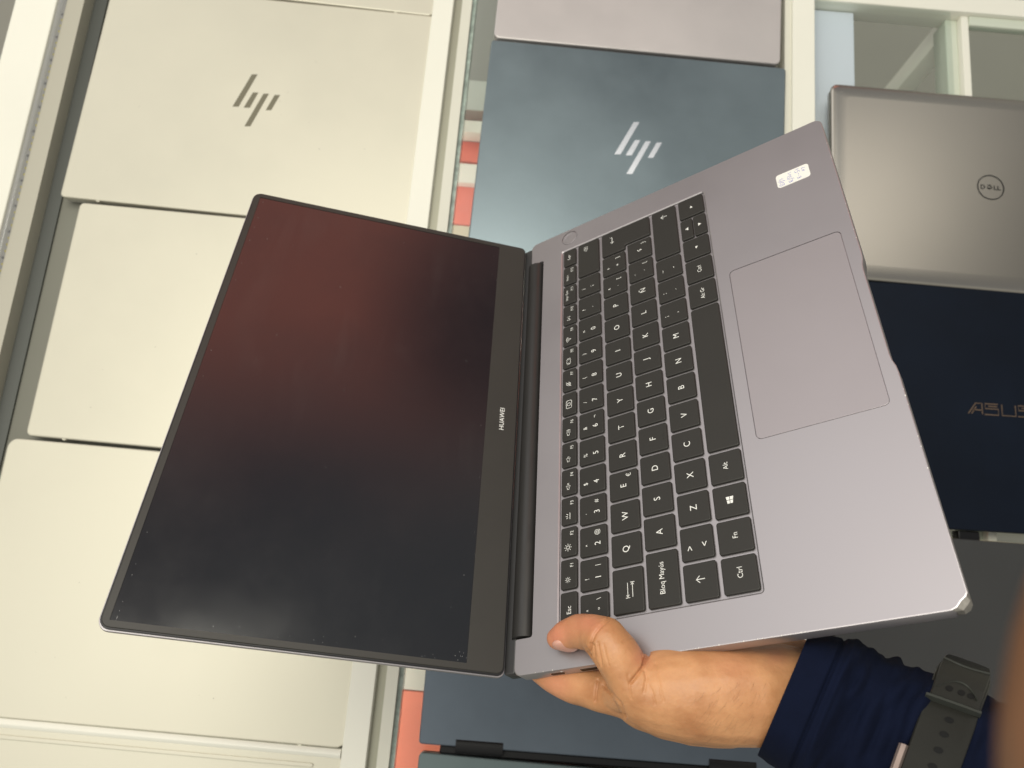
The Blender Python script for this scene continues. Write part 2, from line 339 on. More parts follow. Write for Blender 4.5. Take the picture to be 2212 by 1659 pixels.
for fx in (.100, .788):
    bm = bmesh.new(); x0 = w*fx
    loft(bm, [[(x, .0010+.0066*math.copysign(abs(math.cos(a*math.pi/10))**.7, math.cos(a*math.pi/10)), -.0052+.0064*math.copysign(abs(math.sin(a*math.pi/10))**.7, math.sin(a*math.pi/10))) for a in range(20)] for x in (x0, x0+.0405)])
    hg = obj('hinge', bm, black, t)
    if fx < .5:
        bm = bmesh.new()
        for i, chx in enumerate('ENVY'): text_bm(bm, chx, x0+.007+i*.0068, .0, .0030, 0)
        bm.transform(Matrix.Translation((.002, -.0046, -.0012))@Matrix.Rotation(math.radians(48), 4, 'X'))
        lo = obj('logo', bm, mat('faint_silver', (.30, .30, .30), .4, .6), t, smooth=0)
bm = bmesh.new(); box(bm, .018, -.008, -.0165, w-.018, -.0005, -.006, .0015); obj('rear_vent', bm, black, t)
mw2, w2, _ = frame_from((906, 1500), (905, 1626), (1705, 1700))
mwl = mw2@Matrix.Translation((0, -.21, -.002))
closed('slate_laptop', 'grey green slate laptop cut off by the bottom edge, below the hinged one', mwl, w2, .21, mat('grey_teal_lid', (.135, .175, .18), .42, .6, var=.08, rvar=.05), black, r=.004)
# right column
mw, w, d = frame_from((1796, 177), (1800, 596), (2440, 652))
t = closed('pewter_laptop', 'pewter laptop with a round logo at the right edge', mw, w, d, dellm, dellm, r=.008, top=.0045)
lo_ = [o_ for o_ in t.children if o_.name.startswith('lid')][0]; bm = bmesh.new()
loft(bm, [[(x, y, z) for x, y in rrect(o_, o_, w-o_, d-o_, max(.008-o_*.2, .004))] for o_, z in ((.001, -.0055), (0, -.0045), (0, -.0032), (.0008, -.0022), (.0022, -.0014), (.0045, -.0008), (.0085, -.00035), (.015, 0))])
bmesh.ops.recalc_face_normals(bm, faces=bm.faces); bm.to_mesh(lo_.data); bm.free(); lo_.data.polygons.foreach_set('use_smooth', [len(p.vertices) < 7 for p in lo_.data.polygons])
lg = mw.inverted()@S(2140, 405)
bm = bmesh.new(); R_ = .0138
for rr_, ww in ((R_, .0011),): 
    o_, i_ = arc(lg.x, lg.y, rr_, 0, 360, 48)[:-1], arc(lg.x, lg.y, rr_-ww, 0, 360, 48)[:-1]
    a = [bm.verts.new((x, y, .0003)) for x, y in o_]; b = [bm.verts.new((x, y, .0003)) for x, y in i_]; a2 = [bm.verts.new((x, y, -.0002)) for x, y in o_]
    for i in range(48): j = (i+1) % 48; bm.faces.new((a[i], a[j], b[j], b[i])); bm.faces.new((a2[i], a2[j], a[j], a[i]))
zz = .0003
text_bm(bm, 'D', lg.x-.0080, lg.y, .0066, zz, .0001, 1.0); text_bm(bm, 'LL', lg.x+.0066, lg.y, .0066, zz, .0001, 1.15)
e = .0023
for s_ in (-.0008, 0, .0008): stroke(bm, [(lg.x-.0012-e*.9, lg.y+s_*1.9+e*.2), (lg.x-.0012, lg.y+e*.55+s_*1.9), (lg.x-.0012+e*.9, lg.y+s_*1.9+e*.2)] if s_ > 0 else [(lg.x-.0012-e, lg.y+s_), (lg.x-.0012, lg.y-e*.55+s_), (lg.x-.0012+e, lg.y+s_)], .0006, zz)
stroke(bm, [(lg.x-.0012-e*1.1, lg.y), (lg.x-.0012, lg.y+e*.9), (lg.x-.0012+e*1.1, lg.y), (lg.x-.0012, lg.y-e*.9)], .0007, zz, True)
obj('logo', bm, mat('logo_dark', (.035, .035, .033), .3, .6), t, smooth=0)
mw, w, d = frame_from((1800, 602), (1806, 1127), (2480, 1170), -.003)
t = closed('midnight_laptop', 'very dark blue laptop with a bronze logo, right of the trackpad', mw, w, d, asusm, black, r=.004)
lg = mw.inverted()@S(2163, 886, -.003)
bm = bmesh.new(); H = .0105; wd_ = .0016; bw = .0012
def ol(pts): stroke(bm, [(lg.x+x, lg.y+y) for x, y in pts], bw, .0003)
x0 = -.032
ol([(x0, -H/2), (x0+.0075, H/2), (x0+.0135, H/2), (x0+.0135, -H/2)]); ol([(x0+.0045, -H*.12), (x0+.0135, -H*.12)]); ol([(x0+.003, -H/2), (x0+.008, H*.2)])
for q in (x0+.0165, x0+.0485):
    ol([(q+.0125, H/2), (q, H/2), (q, H*.05), (q+.0125, H*.05), (q+.0125, -H/2), (q-.0010, -H/2)]); ol([(q+.0115, H*.28), (q+.003, H*.28)])
ol([(x0+.0325, H/2), (x0+.0325, -H/2), (x0+.0455, -H/2), (x0+.0455, H/2)])
obj('logo', bm, mat('logo_bronze', (.22, .155, .11), .3, .7), t, smooth=0)
for fx in (.40, .86):
    bm = bmesh.new(); box(bm, w*fx, -.010, -.0160, w*fx+.020, -.0002, -.0045, .001); obj('hinge', bm, black, t)
a = S(1800, 1148, -.016); b = S(1800, 1172, -.016)
bm = bmesh.new(); box(bm, a.x, b.y-.004, -.030, a.x+.4, a.y+.004, -.0172, .0008); tag(obj('beige_strip', bm, bei), 'beige card strip in the gap between the dark blue and graphite laptops', 'strip')
mw, w, d = frame_from((1795, 1142), (1810, 1760), (2520, 1815), -.002)
closed('graphite_laptop', 'dark graphite laptop at lower right behind the sleeve and watch', mw, w, d, greym, black, r=.005)
# ------------------------------------------------------------------ the open laptop
LR = np.array([[0.04571810496077633, 0.835739187743011, 0.5472201247664852], [-0.8007231778290863, -0.29687383815288815, 0.5202963739136208], [0.5972874076741321, -0.46195880150834334, 0.6556232289531008]])
LT = np.array([0.7806768328852812, 152.78388475757353, 413.23066623673367])/1000
TH = 3.957705226503923
Lw = (M@LR)@np.diag([1, -1, -1]); ML = Matrix(Lw.tolist()).to_4x4(); ML.translation = W(LT)
lap = thing('open_laptop', 'open mauve grey laptop with black keyboard and dark screen held by a hand', 'laptop', ML)
mm = .001
WD, DP = 322.5, 216.9
def LY(p): return [(x*mm, -y*mm) for x, y in p]
# outline (x right, y towards the front, mm), hinge cutout at the rear, finger notch at the front, dented front left corner
def arcp(cx, cy, r, a0, a1, n=5): return [(cx+r*math.cos(math.radians(a)), cy+r*math.sin(math.radians(a))) for a in np.linspace(a0, a1, n+1)]
def outline(ins=0.):
    x1, y1 = WD-ins, DP-ins; x0 = ins; y0 = ins
    p = arcp(x0+4, y0+4, 4, 180, 270) + [(18.6, y0), (19.2, y0+.6)] + arcp(20.8, 9.2, 1.6, 180, 90, 3) + arcp(299.7, 9.2, 1.6, 90, 0, 3) + [(301.3, y0+.6), (301.9, y0)]
    p += arcp(x1-4, y0+4, 4, 270, 360) + arcp(x1-5, y1-5, 5, 0, 90)
    p += [(200, y1), (196, y1-.3), (192, y1-1.3), (188, y1-1.6), (130, y1-1.6), (126, y1-1.3), (122, y1-.3), (118, y1)]
    p += [(x0+6.2, y1), (x0+4.7, y1-.8), (x0+3.0, y1-3.1), (x0+.8, y1-5.2), (x0, y1-7.5)]
    return p
bm = bmesh.new()
well = rrect(20.6, 26.0, 302.2, 136.6, 2.2); pad = rrect(101.2, 144.0, 222.2, 209.6, 3.2)
pw = arc(313.6, 32.8, 6.45, 0, 360, 32)[:-1]
flip = lambda z: z
lo, lw_, lpd, lpw = plate(bm, [LY(outline(.5)), LY(well), LY(pad), LY(pw)], 0)
v = wall(bm, lo, LY(outline(.15)), -.15*mm); v = wall(bm, v, LY(outline(0)), -.5*mm); v = wall(bm, v, LY(outline(0)), -8.2*mm)
v = wall(bm, v, LY(outline(1.0)), -9.6*mm)
v2 = []
for (x, y) in outline(1.0):  # sloped underside
    cx_, cy_ = WD/2, DP/2; v2.append((cx_+(x-cx_)*.93, cy_+(y-cy_)*.90))
v = wall(bm, v, LY(v2), -14.5*mm); bm.faces.new(v)
def inset_loop(x0, y0, x1, y1, r, k): return LY(rrect(x0+k, y0+k, x1-k, y1-k, max(r-k, .2)))
v = wall(bm, lw_, inset_loop(20.6, 26.0, 302.2, 136.6, 2.2, .75), -.5*mm); v = wall(bm, v, inset_loop(20.6, 26.0, 302.2, 136.6, 2.2, .95), -1.3*mm); bm.faces.new(v)
v = wall(bm, lpd, LY(pad), -.9*mm); bm.faces.new(v)
v = wall(bm, lpw, LY(pw), -.8*mm); bm.faces.new(v)
base = obj('base', bm, bodym, lap, smooth=35)
# the bent corner flap
bm = bmesh.new()
q = [((9.5, 216.9, 0), (7.2, 215.7, .05), (4.6, 212.1, .12), (1.2, 208.9, .05), (0, 205.4, 0)), ((8.4, 217.3, -1.4), (5.0, 216.9, -1.2), (2.2, 214.3, -1.2), (-.2, 211.6, -1.3), (-.1, 207.0, -1.0)),
     ((8.0, 217.2, -5), (4.4, 217.2, -5.4), (1.2, 215.2, -5.5), (-.6, 212.0, -5), (0, 208, -5)), ((9.5, 215.0, -8.2), (7.2, 214, -8.4), (4.6, 211, -8.4), (2.2, 208.9, -8.4), (1, 205.4, -8.2))]
loft(bm, [[(x*.65*mm, -(216.9-(216.9-y)*.65)*mm, z*mm) for x, y, z in r_] for r_ in q], closed=False, cap0=False, cap1=False)
obj('dented_corner', bm, mat('bare_metal', (.33, .31, .28), .45, .6, var=.25, vscale=300), base, smooth=20, fix=True)['label'] = 'crumpled bright dented corner'
# touchpad, power button
bm = bmesh.new(); slab(bm, 101.55*mm, -209.25*mm, 221.85*mm, -144.35*mm, 2.9*mm, -.85*mm, -.06*mm, .12*mm); obj('touchpad', bm, padm, base)
bm = bmesh.new(); c0 = arc(313.6*mm, -32.8*mm, 5.9*mm, 0, 360, 32)[:-1]; c1 = arc(313.6*mm, -32.8*mm, 5.6*mm, 0, 360, 32)[:-1]
loft(bm, [[(x, y, -.7*mm) for x, y in c0], [(x, y, -.15*mm) for x, y in c0], [(x, y, -.05*mm) for x, y in c1], [(313.6*mm+(x-313.6*mm)*.7, -32.8*mm+(y+32.8*mm)*.7, -.35*mm) for x, y in c1]]); obj('power_button', bm, bodym, base)
# ports in the left side
for nm, y0_, y1_, z0_, z1_, rr_ in (('audio_port', 19.5, 28.5, -7.0, -3.0, 1.9), ('usb_port', 37, 52, -7.2, -3.0, .5)):
    bm = bmesh.new(); lp0 = rrect(-y1_, z0_, -y0_, z1_, rr_, 4)
    loft(bm, [[(-.12*mm, y*mm, z*mm) for y, z in lp0], [(.3*mm, y*mm, z*mm) for y, z in lp0]]); pr = obj(nm, bm, mat('port_metal', (.55, .53, .50), .3, .9), base)
    bm = bmesh.new(); lp0 = rrect(-y1_+.5, z0_+.5, -y0_-.5, z1_-.5, max(rr_-.4, .2), 4)
    loft(bm, [[(-.2*mm, y*mm, z*mm) for y, z in lp0], [(.2*mm, y*mm, z*mm) for y, z in lp0]]); obj('port_opening', bm, black, base)
# sticker
bm = bmesh.new(); slab(bm, 274.8*mm, -202.7*mm, 286.8*mm, -182.5*mm, 2*mm, .02*mm, .14*mm, .03*mm)
st = obj('price_sticker', bm, mat('sticker_white', (.86, .85, .80), .5), base)
bm = bmesh.new()
def hw(pts): stroke(bm, [((274.8+x)*mm, -(182.5+y)*mm) for x, y in pts], .34*mm, .17*mm)
# handwriting: 10/5/3, R/512, E7-5.., R7 (pen strokes; lines run across the sticker)
hw([(1.6, 4.2), (1.2, 2.0), (2.0, 1.2), (2.8, 2.2), (2.4, 4.3), (1.6, 4.2)]); hw([(3.6, 2.0), (4.6, 1.6), (4.4, 3.0), (3.4, 4.2)]); hw([(5.0, 5.2), (5.9, .8)]); hw([(6.6, 2.2), (7.2, 1.6), (7.0, 2.8), (7.6, 3.0), (6.8, 4.2)])
hw([(1.8, 9.6), (1.4, 7.4), (2.6, 7.0), (2.4, 8.2), (1.7, 8.4), (3.0, 9.6)]); hw([(3.8, 10.6), (4.6, 6.4)]); hw([(6.6, 6.8), (5.4, 7.0), (5.4, 8.0), (6.4, 8.4), (5.4, 9.4)]); hw([(7.2, 7), (7.1, 9.2)]); hw([(7.8, 9.2), (9.8, 7.4), (10, 9.6)])
hw([(3.2, 12.4), (1.9, 12.6), (2.1, 14.6), (3.4, 14.4)]); hw([(2.0, 13.5), (3.1, 13.4)]); hw([(4.2, 13.6), (4.9, 13.5)]); hw([(5.6, 13.6), (6.3, 13.5)]); hw([(9.2, 11.6), (7.8, 12.0), (7.6, 13.2), (8.9, 13.4), (8.2, 14.6), (7.4, 14.4)]); hw([(10.2, 12.2), (10.4, 14.4)])
hw([(6.8, 17.8), (6.9, 16.0), (7.9, 16.1), (7.7, 17.0), (6.9, 17.1)]); hw([(8.4, 16.2), (9.8, 16.0), (9.2, 18.0)])
obj('handwriting', bm, mat('pen_blue', (.20, .20, .55), .5), st, smooth=0)['label'] = 'faint blue pen notes'
# ------------------------------------------------------------------ keys
ZT = .34*mm
def key(loop, name='key', label=None, legend=None):
    bm = bmesh.new(); cxk = sum(p[0] for p in loop)/len(loop); cyk = sum(p[1] for p in loop)/len(loop)
    def ins(k):
        n = len(loop); out = []
        for i in range(n):
            a, b, c_ = np.array(loop[i-1]), np.array(loop[i]), np.array(loop[(i+1) % n])
            t1 = nrm(b-a) if np.linalg.norm(b-a) > 1e-9 else 0; t2 = nrm(c_-b) if np.linalg.norm(c_-b) > 1e-9 else 0; t_ = t1+t2; t_ = t_/np.linalg.norm(t_)
            out.append(tuple(b+np.array([-t_[1], t_[0]])*k))
        return out
    s = ins(.05); ar = sum(loop[i][0]*loop[(i+1) % len(loop)][1]-loop[(i+1) % len(loop)][0]*loop[i][1] for i in range(len(loop))); sg = 1 if ar > 0 else -1
    L = [(0, -1.25), (0, -.15), (sg*.10, .10), (sg*.34, .29), (sg*.55, .34)]
    loft(bm, [[(x*mm, -y*mm, z*mm) for x, y in (loop if k == 0 else ins(k))] for k, z in L])
    o = obj(name, bm, keym, lap, smooth=40)
    if label: o['label'] = label
    if legend:
        bm = bmesh.new(); legend(bm)
        if len(bm.faces): obj('legend', bm, legm, o, smooth=0, fix=False)
        else: bm.free()
    return o
def T(s, x, y, size, bold=-.012, sx=.93): return lambda bm: text_bm(bm, s, x*mm, -y*mm, size*.95*mm, ZT+.03*mm, bold*mm, sx)
def multi(*fs): return lambda bm: [f(bm) for f in fs]
def ic(*polys, w=.32, fills=()):
    def f(bm):
        for p in polys: stroke(bm, [(x*mm, -y*mm) for x, y in p], w*mm, ZT+.03*mm)
        for p in fills: poly(bm, [(x*mm, -y*mm) for x, y in p], ZT+.03*mm)
    return f
kr = 1.25
def K(x0, y0, x1, y1, lg=None, label=None): return key(rrect(x0, y0, x1, y1, kr, 4), legend=lg, label=label)
def sun(x, y, r, k): return [arc(x, y, r, 0, 360, 14)] + [[(x+math.cos(a)*(r+.5), y+math.sin(a)*(r+.5)), (x+math.cos(a)*(r+.5+k), y+math.sin(a)*(r+.5+k))] for a in [i*math.pi/4 for i in range(8)]]
def spk(x, y): return [(x-1.6, y-.6), (x-.6, y-.6), (x+.7, y-1.5), (x+.7, y+1.5), (x-.6, y+.6), (x-1.6, y+.6), (x-1.6, y-.6)]
FY0, FY1 = 28.1, 38.2
fr = [40.0, 58.7, 78.0, 96.9, 115.6] + [115.6+i*18.62 for i in range(1, 10)] + [300.4]
fx0 = [22.6] + [q+1.7 for q in fr[:-1]]
for i in range(15):
    a, b = fx0[i], fr[i]; ix, iy = a+(b-a)*.30, FY0+4.6; tx, ty = a+(b-a)*.78, FY0+7.0; fl = lambda s: T(s, tx, ty, 3.1)
    if i == 0: lg = T('Esc', a+7.4, 33.4, 4.0)
    elif i == 1: lg = multi(ic(*sun(ix, iy, .75, .45), w=.25), fl('F1'))
    elif i == 2: lg = multi(ic(*sun(ix, iy, 1.0, .8), w=.28), fl('F2'))
    elif i == 3: lg = multi(ic([(ix-2, iy+1.2), (ix+2, iy+1.2)], [(ix, iy-1.5), (ix, iy-.2)], [(ix-1.5, iy-1.0), (ix-.8, iy)], [(ix+1.5, iy-1.0), (ix+.8, iy)]), fl('F3'))
    elif i == 4: lg = multi(ic(spk(ix, iy), [(ix+1.4, iy-.6), (ix+2.5, iy+.6)], [(ix+1.4, iy+.6), (ix+2.5, iy-.6)], w=.27), fl('F4'))
    elif i == 5: lg = multi(ic(spk(ix, iy), arc(ix+.8, iy, .9, -50, 50, 6), w=.27), fl('F5'))
    elif i == 6: lg = multi(ic(spk(ix, iy), arc(ix+.8, iy, .9, -50, 50, 6), arc(ix+.8, iy, 1.7, -50, 50, 6), w=.27), fl('F6'))
    elif i == 7:
        cx_, cy_ = (a+b)/2-.5, 33; lg = ic(rrect(cx_-2.9, cy_-1.9, cx_+2.9, cy_+1.9, .7, 3)+[(cx_+2.9, cy_+1.2)], arc(cx_, cy_, 1.1, 0, 360, 14), [(cx_+1.9, cy_-1.2), (cx_+2.3, cy_-1.2)], w=.3)
    elif i == 8: lg = multi(ic(rrect(ix-.6, iy-1.5, ix+.6, iy+.6, .5, 3)+[(ix+.6, iy)], arc(ix, iy, 1.4, 0, 180, 8), [(ix-1.8, iy+1.8), (ix+1.8, iy-1.8)], w=.3), fl('F7'))
    elif i == 9: lg = multi(ic([(ix-1.5, iy-1.3), (ix+1.5, iy-1.3), (ix+1.5, iy+1.3), (ix-1.5, iy+1.3), (ix-1.5, iy-1.3)], [(ix-2.2, iy-1.3), (ix-2.2, iy+1.3)], [(ix+2.2, iy-1.3), (ix+2.2, iy+1.3)], w=.27), fl('F8'))
    elif i == 10: lg = multi(ic(arc(ix, iy+1.3, 1.0, 225, 315, 6), arc(ix, iy+1.3, 2.0, 225, 315, 6), arc(ix, iy+1.3, 3.0, 225, 315, 6), w=.3, fills=[arc(ix, iy+1.3, .35, 0, 360, 8)[:-1]]), fl('F9'))
    elif i == 11: lg = multi(ic([(ix-1.5, iy+1.2), (ix-1.5, iy-1.2), (ix, iy), (ix+1.5, iy-1.2), (ix+1.5, iy+1.2), (ix, iy), (ix-1.5, iy+1.2)]), fl('F10'))
    elif i == 12: lg = multi(T('Impr Pant', a+8.2, FY0+3.3, 2.7), fl('F11'))
    elif i == 13: lg = multi(T('Insert', a+6.6, FY0+3.3, 2.7), fl('F12'))
    else: lg = T('Supr', a+8, 33, 3.1)
    K(a, FY0, b, FY1, lg)
N0, N1 = 40.1, 56.7
ns = [('ª', 'º', '\\'), ('!', '1', '|'), ('"', '2', '@'), ('·', '3', '#'), ('$', '4', ''), ('%', '5', ''), ('&', '6', '¬'), ('/', '7', ''), ('(', '8', ''), (')', '9', ''), ('=', '0', ''), ('?', "'", ''), ('¿', '¡', '')]
x = 22.6
for i, (a_, b_, c_) in enumerate(ns):
    r = 36.6 if i == 0 else 56.0+(i-1)*19.14; w_ = r-x
    fs = [T(a_, x+w_*.36, N0+4.3, 3.9), T(b_, x+w_*.38, N0+11.0, 5.3 if b_.isdigit() else 4.2)]
    if c_: fs.append(T(c_, x+w_*.76, N0+11.0, 4.0))
    K(x, N0, r, N1, multi(*fs)); x = r+1.8
cxb = 294.0; K(x, N0, 300.4, N1, ic([(cxb-2.2, 46.5), (cxb-.9, 45.2), (cxb+2, 45.2), (cxb+2, 47.8), (cxb-.9, 47.8), (cxb-2.2, 46.5)], [(cxb-.4, 45.9), (cxb+1.1, 47.1)], [(cxb-.4, 47.1), (cxb+1.1, 45.9)], w=.26), 'wide backspace key')
Q0, Q1 = 59.2, 76.6
K(22.6, Q0, 46.6, Q1, ic([(30.5, 66.6), (30.5, 69)], [(30.8, 67.8), (38.5, 67.8)], [(32, 67), (30.9, 67.8), (32, 68.6)], [(38.6, 69.3), (38.6, 71.7)], [(30.6, 70.5), (38.3, 70.5)], [(37.2, 69.7), (38.3, 70.5), (37.2, 71.3)], w=.3))
qs = 'QWERTYUIOP'; x = 48.4
for i in range(12):
    r = 66.1+i*19.14; w_ = r-x
    if i < 10:
        f = T(qs[i], x+w_*.5, (Q0+Q1)/2+.2, 5.6)
        if qs[i] == 'E': f = multi(T('E', x+w_*.47, (Q0+Q1)/2, 5.4), T('€', x+w_*.82, Q0+12, 4.2))
    elif i == 10: f = multi(T('^', x+w_*.34, Q0+4.8, 4.4), T('`', x+w_*.36, Q0+11.2, 4.6), T('[', x+w_*.74, Q0+12, 4.2))
    else: f = multi(T('*', x+w_*.34, Q0+4.6, 4.6), T('+', x+w_*.38, Q0+11.4, 4.4), T(']', x+w_*.76, Q0+12, 4.2))
    K(x, Q0, r, Q1, f); x = r+1.8
A0, A1 = 78.5, 95.9
# L-shaped enter key
r_ = kr; e0, e1, e2, ey, eb = 278.4, 300.4, 282.4, Q1+.2, A1
def corner(cx_, cy_, a0_, a1_): return arcp(cx_, cy_, r_, a0_, a1_, 4)
el = corner(e0+r_, Q0+r_, 180, 270)+corner(e1-r_, Q0+r_, 270, 360)+corner(e1-r_, eb-r_, 0, 90)+corner(e2+r_, eb-r_, 90, 180)+[(e2, ey+1.0), (e2-.3, ey+.3), (e2-1.0, ey)]+corner(e0+r_, ey-r_, 90, 180)
key(el, legend=ic([(294.5, 65.6), (294.5, 67.4), (288.5, 67.4)], [(290, 66.2), (288.5, 67.4), (290, 68.6)], w=.36), label='tall L-shaped enter key')
K(22.6, A0, 51.8, A1, T('Bloq Mayús', 37.6, 87.2, 4.2), 'wide caps lock key')
as_ = 'ASDFGHJKLÑ'; x = 53.6
for i in range(12):
    r = 71.6+i*18.98; w_ = r-x; r = min(r, 280.6)
    if i < 10:
        f = T(as_[i], x+w_*.5, 87.2, 5.6)
        if as_[i] in 'FJ': f = multi(f)
    elif i == 10: f = multi(T('¨', x+w_*.32, A0+4.6, 4.6), T('´', x+w_*.40, A0+11.6, 4.6), T('{', x+w_*.78, A0+12, 4.2))
    else: f = multi(T('ç', x+w_*.46, A0+9, 5.4), T('}', x+w_*.80, A0+12, 4.2))
    kk = K(x, A0, r, A1, f)
    if i in (3, 6):
        bm = bmesh.new(); slab(bm, (x+w_/2-2)*mm, -94.1*mm, (x+w_/2+2)*mm, -93.4*mm, .3*mm, .2*mm, .5*mm, .1*mm); obj('homing_bar', bm, keym, kk)
    x = r+1.8
Z0, Z1 = 98.0, 115.3
K(22.6, Z0, 41.6, Z1, ic([(33, 109.0), (33, 104.6)], [(31.2, 106.4), (33, 104.6), (34.8, 106.4)], w=.36))
zs = ['', 'Z', 'X', 'C', 'V', 'B', 'N', 'M', ';', ':', '_']; x = 43.4
for i, s in enumerate(zs):
    r = 61.2+i*19.24; w_ = r-x
    if i == 0: f = multi(T('>', x+w_*.36, Z0+4.8, 5.6), T('<', x+w_*.42, Z0+12.6, 5.6))
    elif i < 8: f = T(s, x+w_*.5, 106.8, 5.6)
    else: f = multi(T(s, x+w_*.38, Z0+4.6, 4.8), T({';': ',', ':': '.', '_': '-'}[s], x+w_*.42, Z0+12, 4.8))
    K(x, Z0, r, Z1, f); x = r+1.8
K(x, Z0, 300.4, Z1, ic([(293, 109.0), (293, 104.6)], [(291.2, 106.4), (293, 104.6), (294.8, 106.4)], w=.36), 'wide right shift key')
B0, B1 = 117.5, 134.9
K(22.6, B0, 41.0, B1, T('Ctrl', 32.6, 126.4, 4.0)); K(42.8, B0, 60.3, B1, T('Fn', 51.8, 126.4, 4.0))
wx, wy = 71.2, 126.2
def winl(bm):
    for (a, b) in ((-1, -1), (1, -1), (-1, 1), (1, 1)):
        x0_, x1_ = (wx+a*.15, wx+a*1.9); h0, h1 = (.15, 1.45 if a < 0 else 1.75)
        hl = 1.45 if a < 0 else 1.75; he = 1.7 if a < 0 else 2.05
        xs = sorted((x0_, x1_)); hh = (1.40, 1.62) if a < 0 else (1.66, 1.95)
        pts = [(xs[0], wy+b*.15), (xs[1], wy+b*.15), (xs[1], wy+b*hh[1]), (xs[0], wy+b*hh[0])]
        if b < 0: pts = pts[::-1]
        poly(bm, [(x_*mm, -y_*mm) for x_, y_ in pts], ZT+.03*mm)
K(62.1, B0, 79.8, B1, winl); K(81.6, B0, 99.6, B1, T('Alt', 91, 126.2, 4.0)); K(101.5, B0, 202.0, B1, label='long blank space bar')
K(203.8, B0, 222.4, B1, T('Alt Gr', 213, 126.4, 3.8)); K(224.2, B0, 242.6, B1, T('Ctrl', 233.6, 126.4, 3.9))
K(244.4, B0, 261.6, B1, ic(fills=[[(251.7, 126.2), (253.8, 125.6), (253.8, 127.4)]]), 'left arrow key')
K(263.4, B0, 281.3, 125.8, ic(fills=[[(272.4, 120.6), (273.7, 122.7), (271.1, 122.7)]]), 'half height up arrow key'); K(263.4, 126.4, 281.3, B1, ic(fills=[[(271.1, 129.6), (273.7, 129.6), (272.4, 131.7)]]), 'half height down arrow key')
K(283.1, B0, 300.4, B1, ic(fills=[[(290.6, 125.6), (292.7, 126.2), (290.6, 127.4)]]), 'right arrow key')
# ------------------------------------------------------------------ hinge and screen
bm = bmesh.new()
pr_ = [(-3.6, -2.2), (-1.5, .9), (1.6, 2.1), (4.6, 1.9), (7.2, .8), (9.0, -1.2), (9.6, -4), (9.2, -9), (-3.8, -9)]
loft(bm, [[(x*mm, -y*mm, z*mm) for y, z in pr_] for x in (20.2, 20.6, 299.9, 300.3)]); obj('hinge_barrel', bm, mat('hinge_black', (.022, .021, .020), .38, 0, rvar=.06, vscale=60), lap, smooth=40)
bm = bmesh.new(); box(bm, 2*mm, .3*mm, -10*mm, (WD-2)*mm, 7.2*mm, -1.4*mm, .8*mm); obj('hinge_cover', bm, mat('hinge_grey', (.035, .035, .036), .4), lap)
dy, dz = -math.cos(TH), -math.sin(TH)      # lid direction in laptop space
ML2 = Matrix(((1, 0, 0, 0), (0, dy, -dz, 4.74*mm), (0, dz, dy, .82*mm), (0, 0, 0, 1)))   # x, along lid, normal facing the user
LH = 203.9
lid = obj('screen_lid', slab(bmesh.new(), 0, 0, WD*mm, LH*mm, (4*mm, 4*mm, 6*mm, 6*mm), -5.0*mm, -1.9*mm, .35*mm, 1.2*mm), bodym, lap, mw=ML2)
obj('gasket', slab(bmesh.new(), .7*mm, .5*mm, (WD-.7)*mm, (LH-.7)*mm, (4*mm, 4*mm, 5.5*mm, 5.5*mm), -1.95*mm, -.56*mm, .3*mm, .05*mm), gaskm, lid)
bm = bmesh.new(); sx0, sx1, sy0, sy1 = 5.0, 317.2, 20.9, 198.6
l0, l1 = plate(bm, [[(a*mm, b*mm) for a, b in rrect(1.8, 1.4, WD-1.8, LH-1.8, (3.5, 3.5, 4.5, 4.5))], [(a*mm, b*mm) for a, b in rrect(sx0, sy0, sx1, sy1, .25, 2)]], 0)
v = wall(bm, l0, [(a*mm, b*mm) for a, b in rrect(1.4, 1.0, WD-1.4, LH-1.4, (3.9, 3.9, 4.9, 4.9))], -.6*mm); wall(bm, l1, [(a*mm, b*mm) for a, b in rrect(sx0, sy0, sx1, sy1, .25, 2)], -.4*mm)
obj('bezel', bm, bezelm, lid, smooth=40)
scm = mat('display_dark', (.010, .010, .012), .16, 0, ior=1.75, rvar=.05, vscale=12, var=.15)
t_ = scm.node_tree; b_ = t_.nodes['Principled BSDF']; co_ = t_.nodes.new('ShaderNodeTexCoord')
def smear(rot, sc, scale, lo_, hi_):
    mp = t_.nodes.new('ShaderNodeMapping'); mp.inputs['Rotation'].default_value = (0, 0, math.radians(rot)); mp.inputs['Scale'].default_value = sc
    nz_ = t_.nodes.new('ShaderNodeTexNoise'); nz_.inputs['Scale'].default_value = scale; nz_.inputs['Detail'].default_value = 7; nz_.inputs['Distortion'].default_value = .6
    t_.links.new(co_.outputs['Object'], mp.inputs[0]); t_.links.new(mp.outputs[0], nz_.inputs['Vector'])
    q_ = t_.nodes.new('ShaderNodeMapRange'); q_.inputs[1].default_value = lo_; q_.inputs[2].default_value = hi_; t_.links.new(nz_.outputs[0], q_.inputs[0]); return q_.outputs[0]
m1, m2_ = smear(55, (1, 4.5, 1), 10, .50, .85), smear(0, (1, 1, 1), 12, .45, .70)
ml = t_.nodes.new('ShaderNodeMath'); ml.operation = 'MULTIPLY'; t_.links.new(m1, ml.inputs[0]); t_.links.new(m2_, ml.inputs[1])
mc = t_.nodes.new('ShaderNodeMix'); mc.data_type = 'RGBA'; mc.inputs[6].default_value = (.008, .008, .0095, 1); mc.inputs[7].default_value = (.028, .027, .027, 1)
t_.links.new(ml.outputs[0], mc.inputs[0]); t_.links.new(mc.outputs[2], b_.inputs['Base Color'])
bm = bmesh.new(); box(bm, (sx0-.5)*mm, (sy0-.5)*mm, -.5*mm, (sx1+.5)*mm, (sy1+.5)*mm, -.3*mm); obj('display_panel', bm, scm, lid, smooth=0)
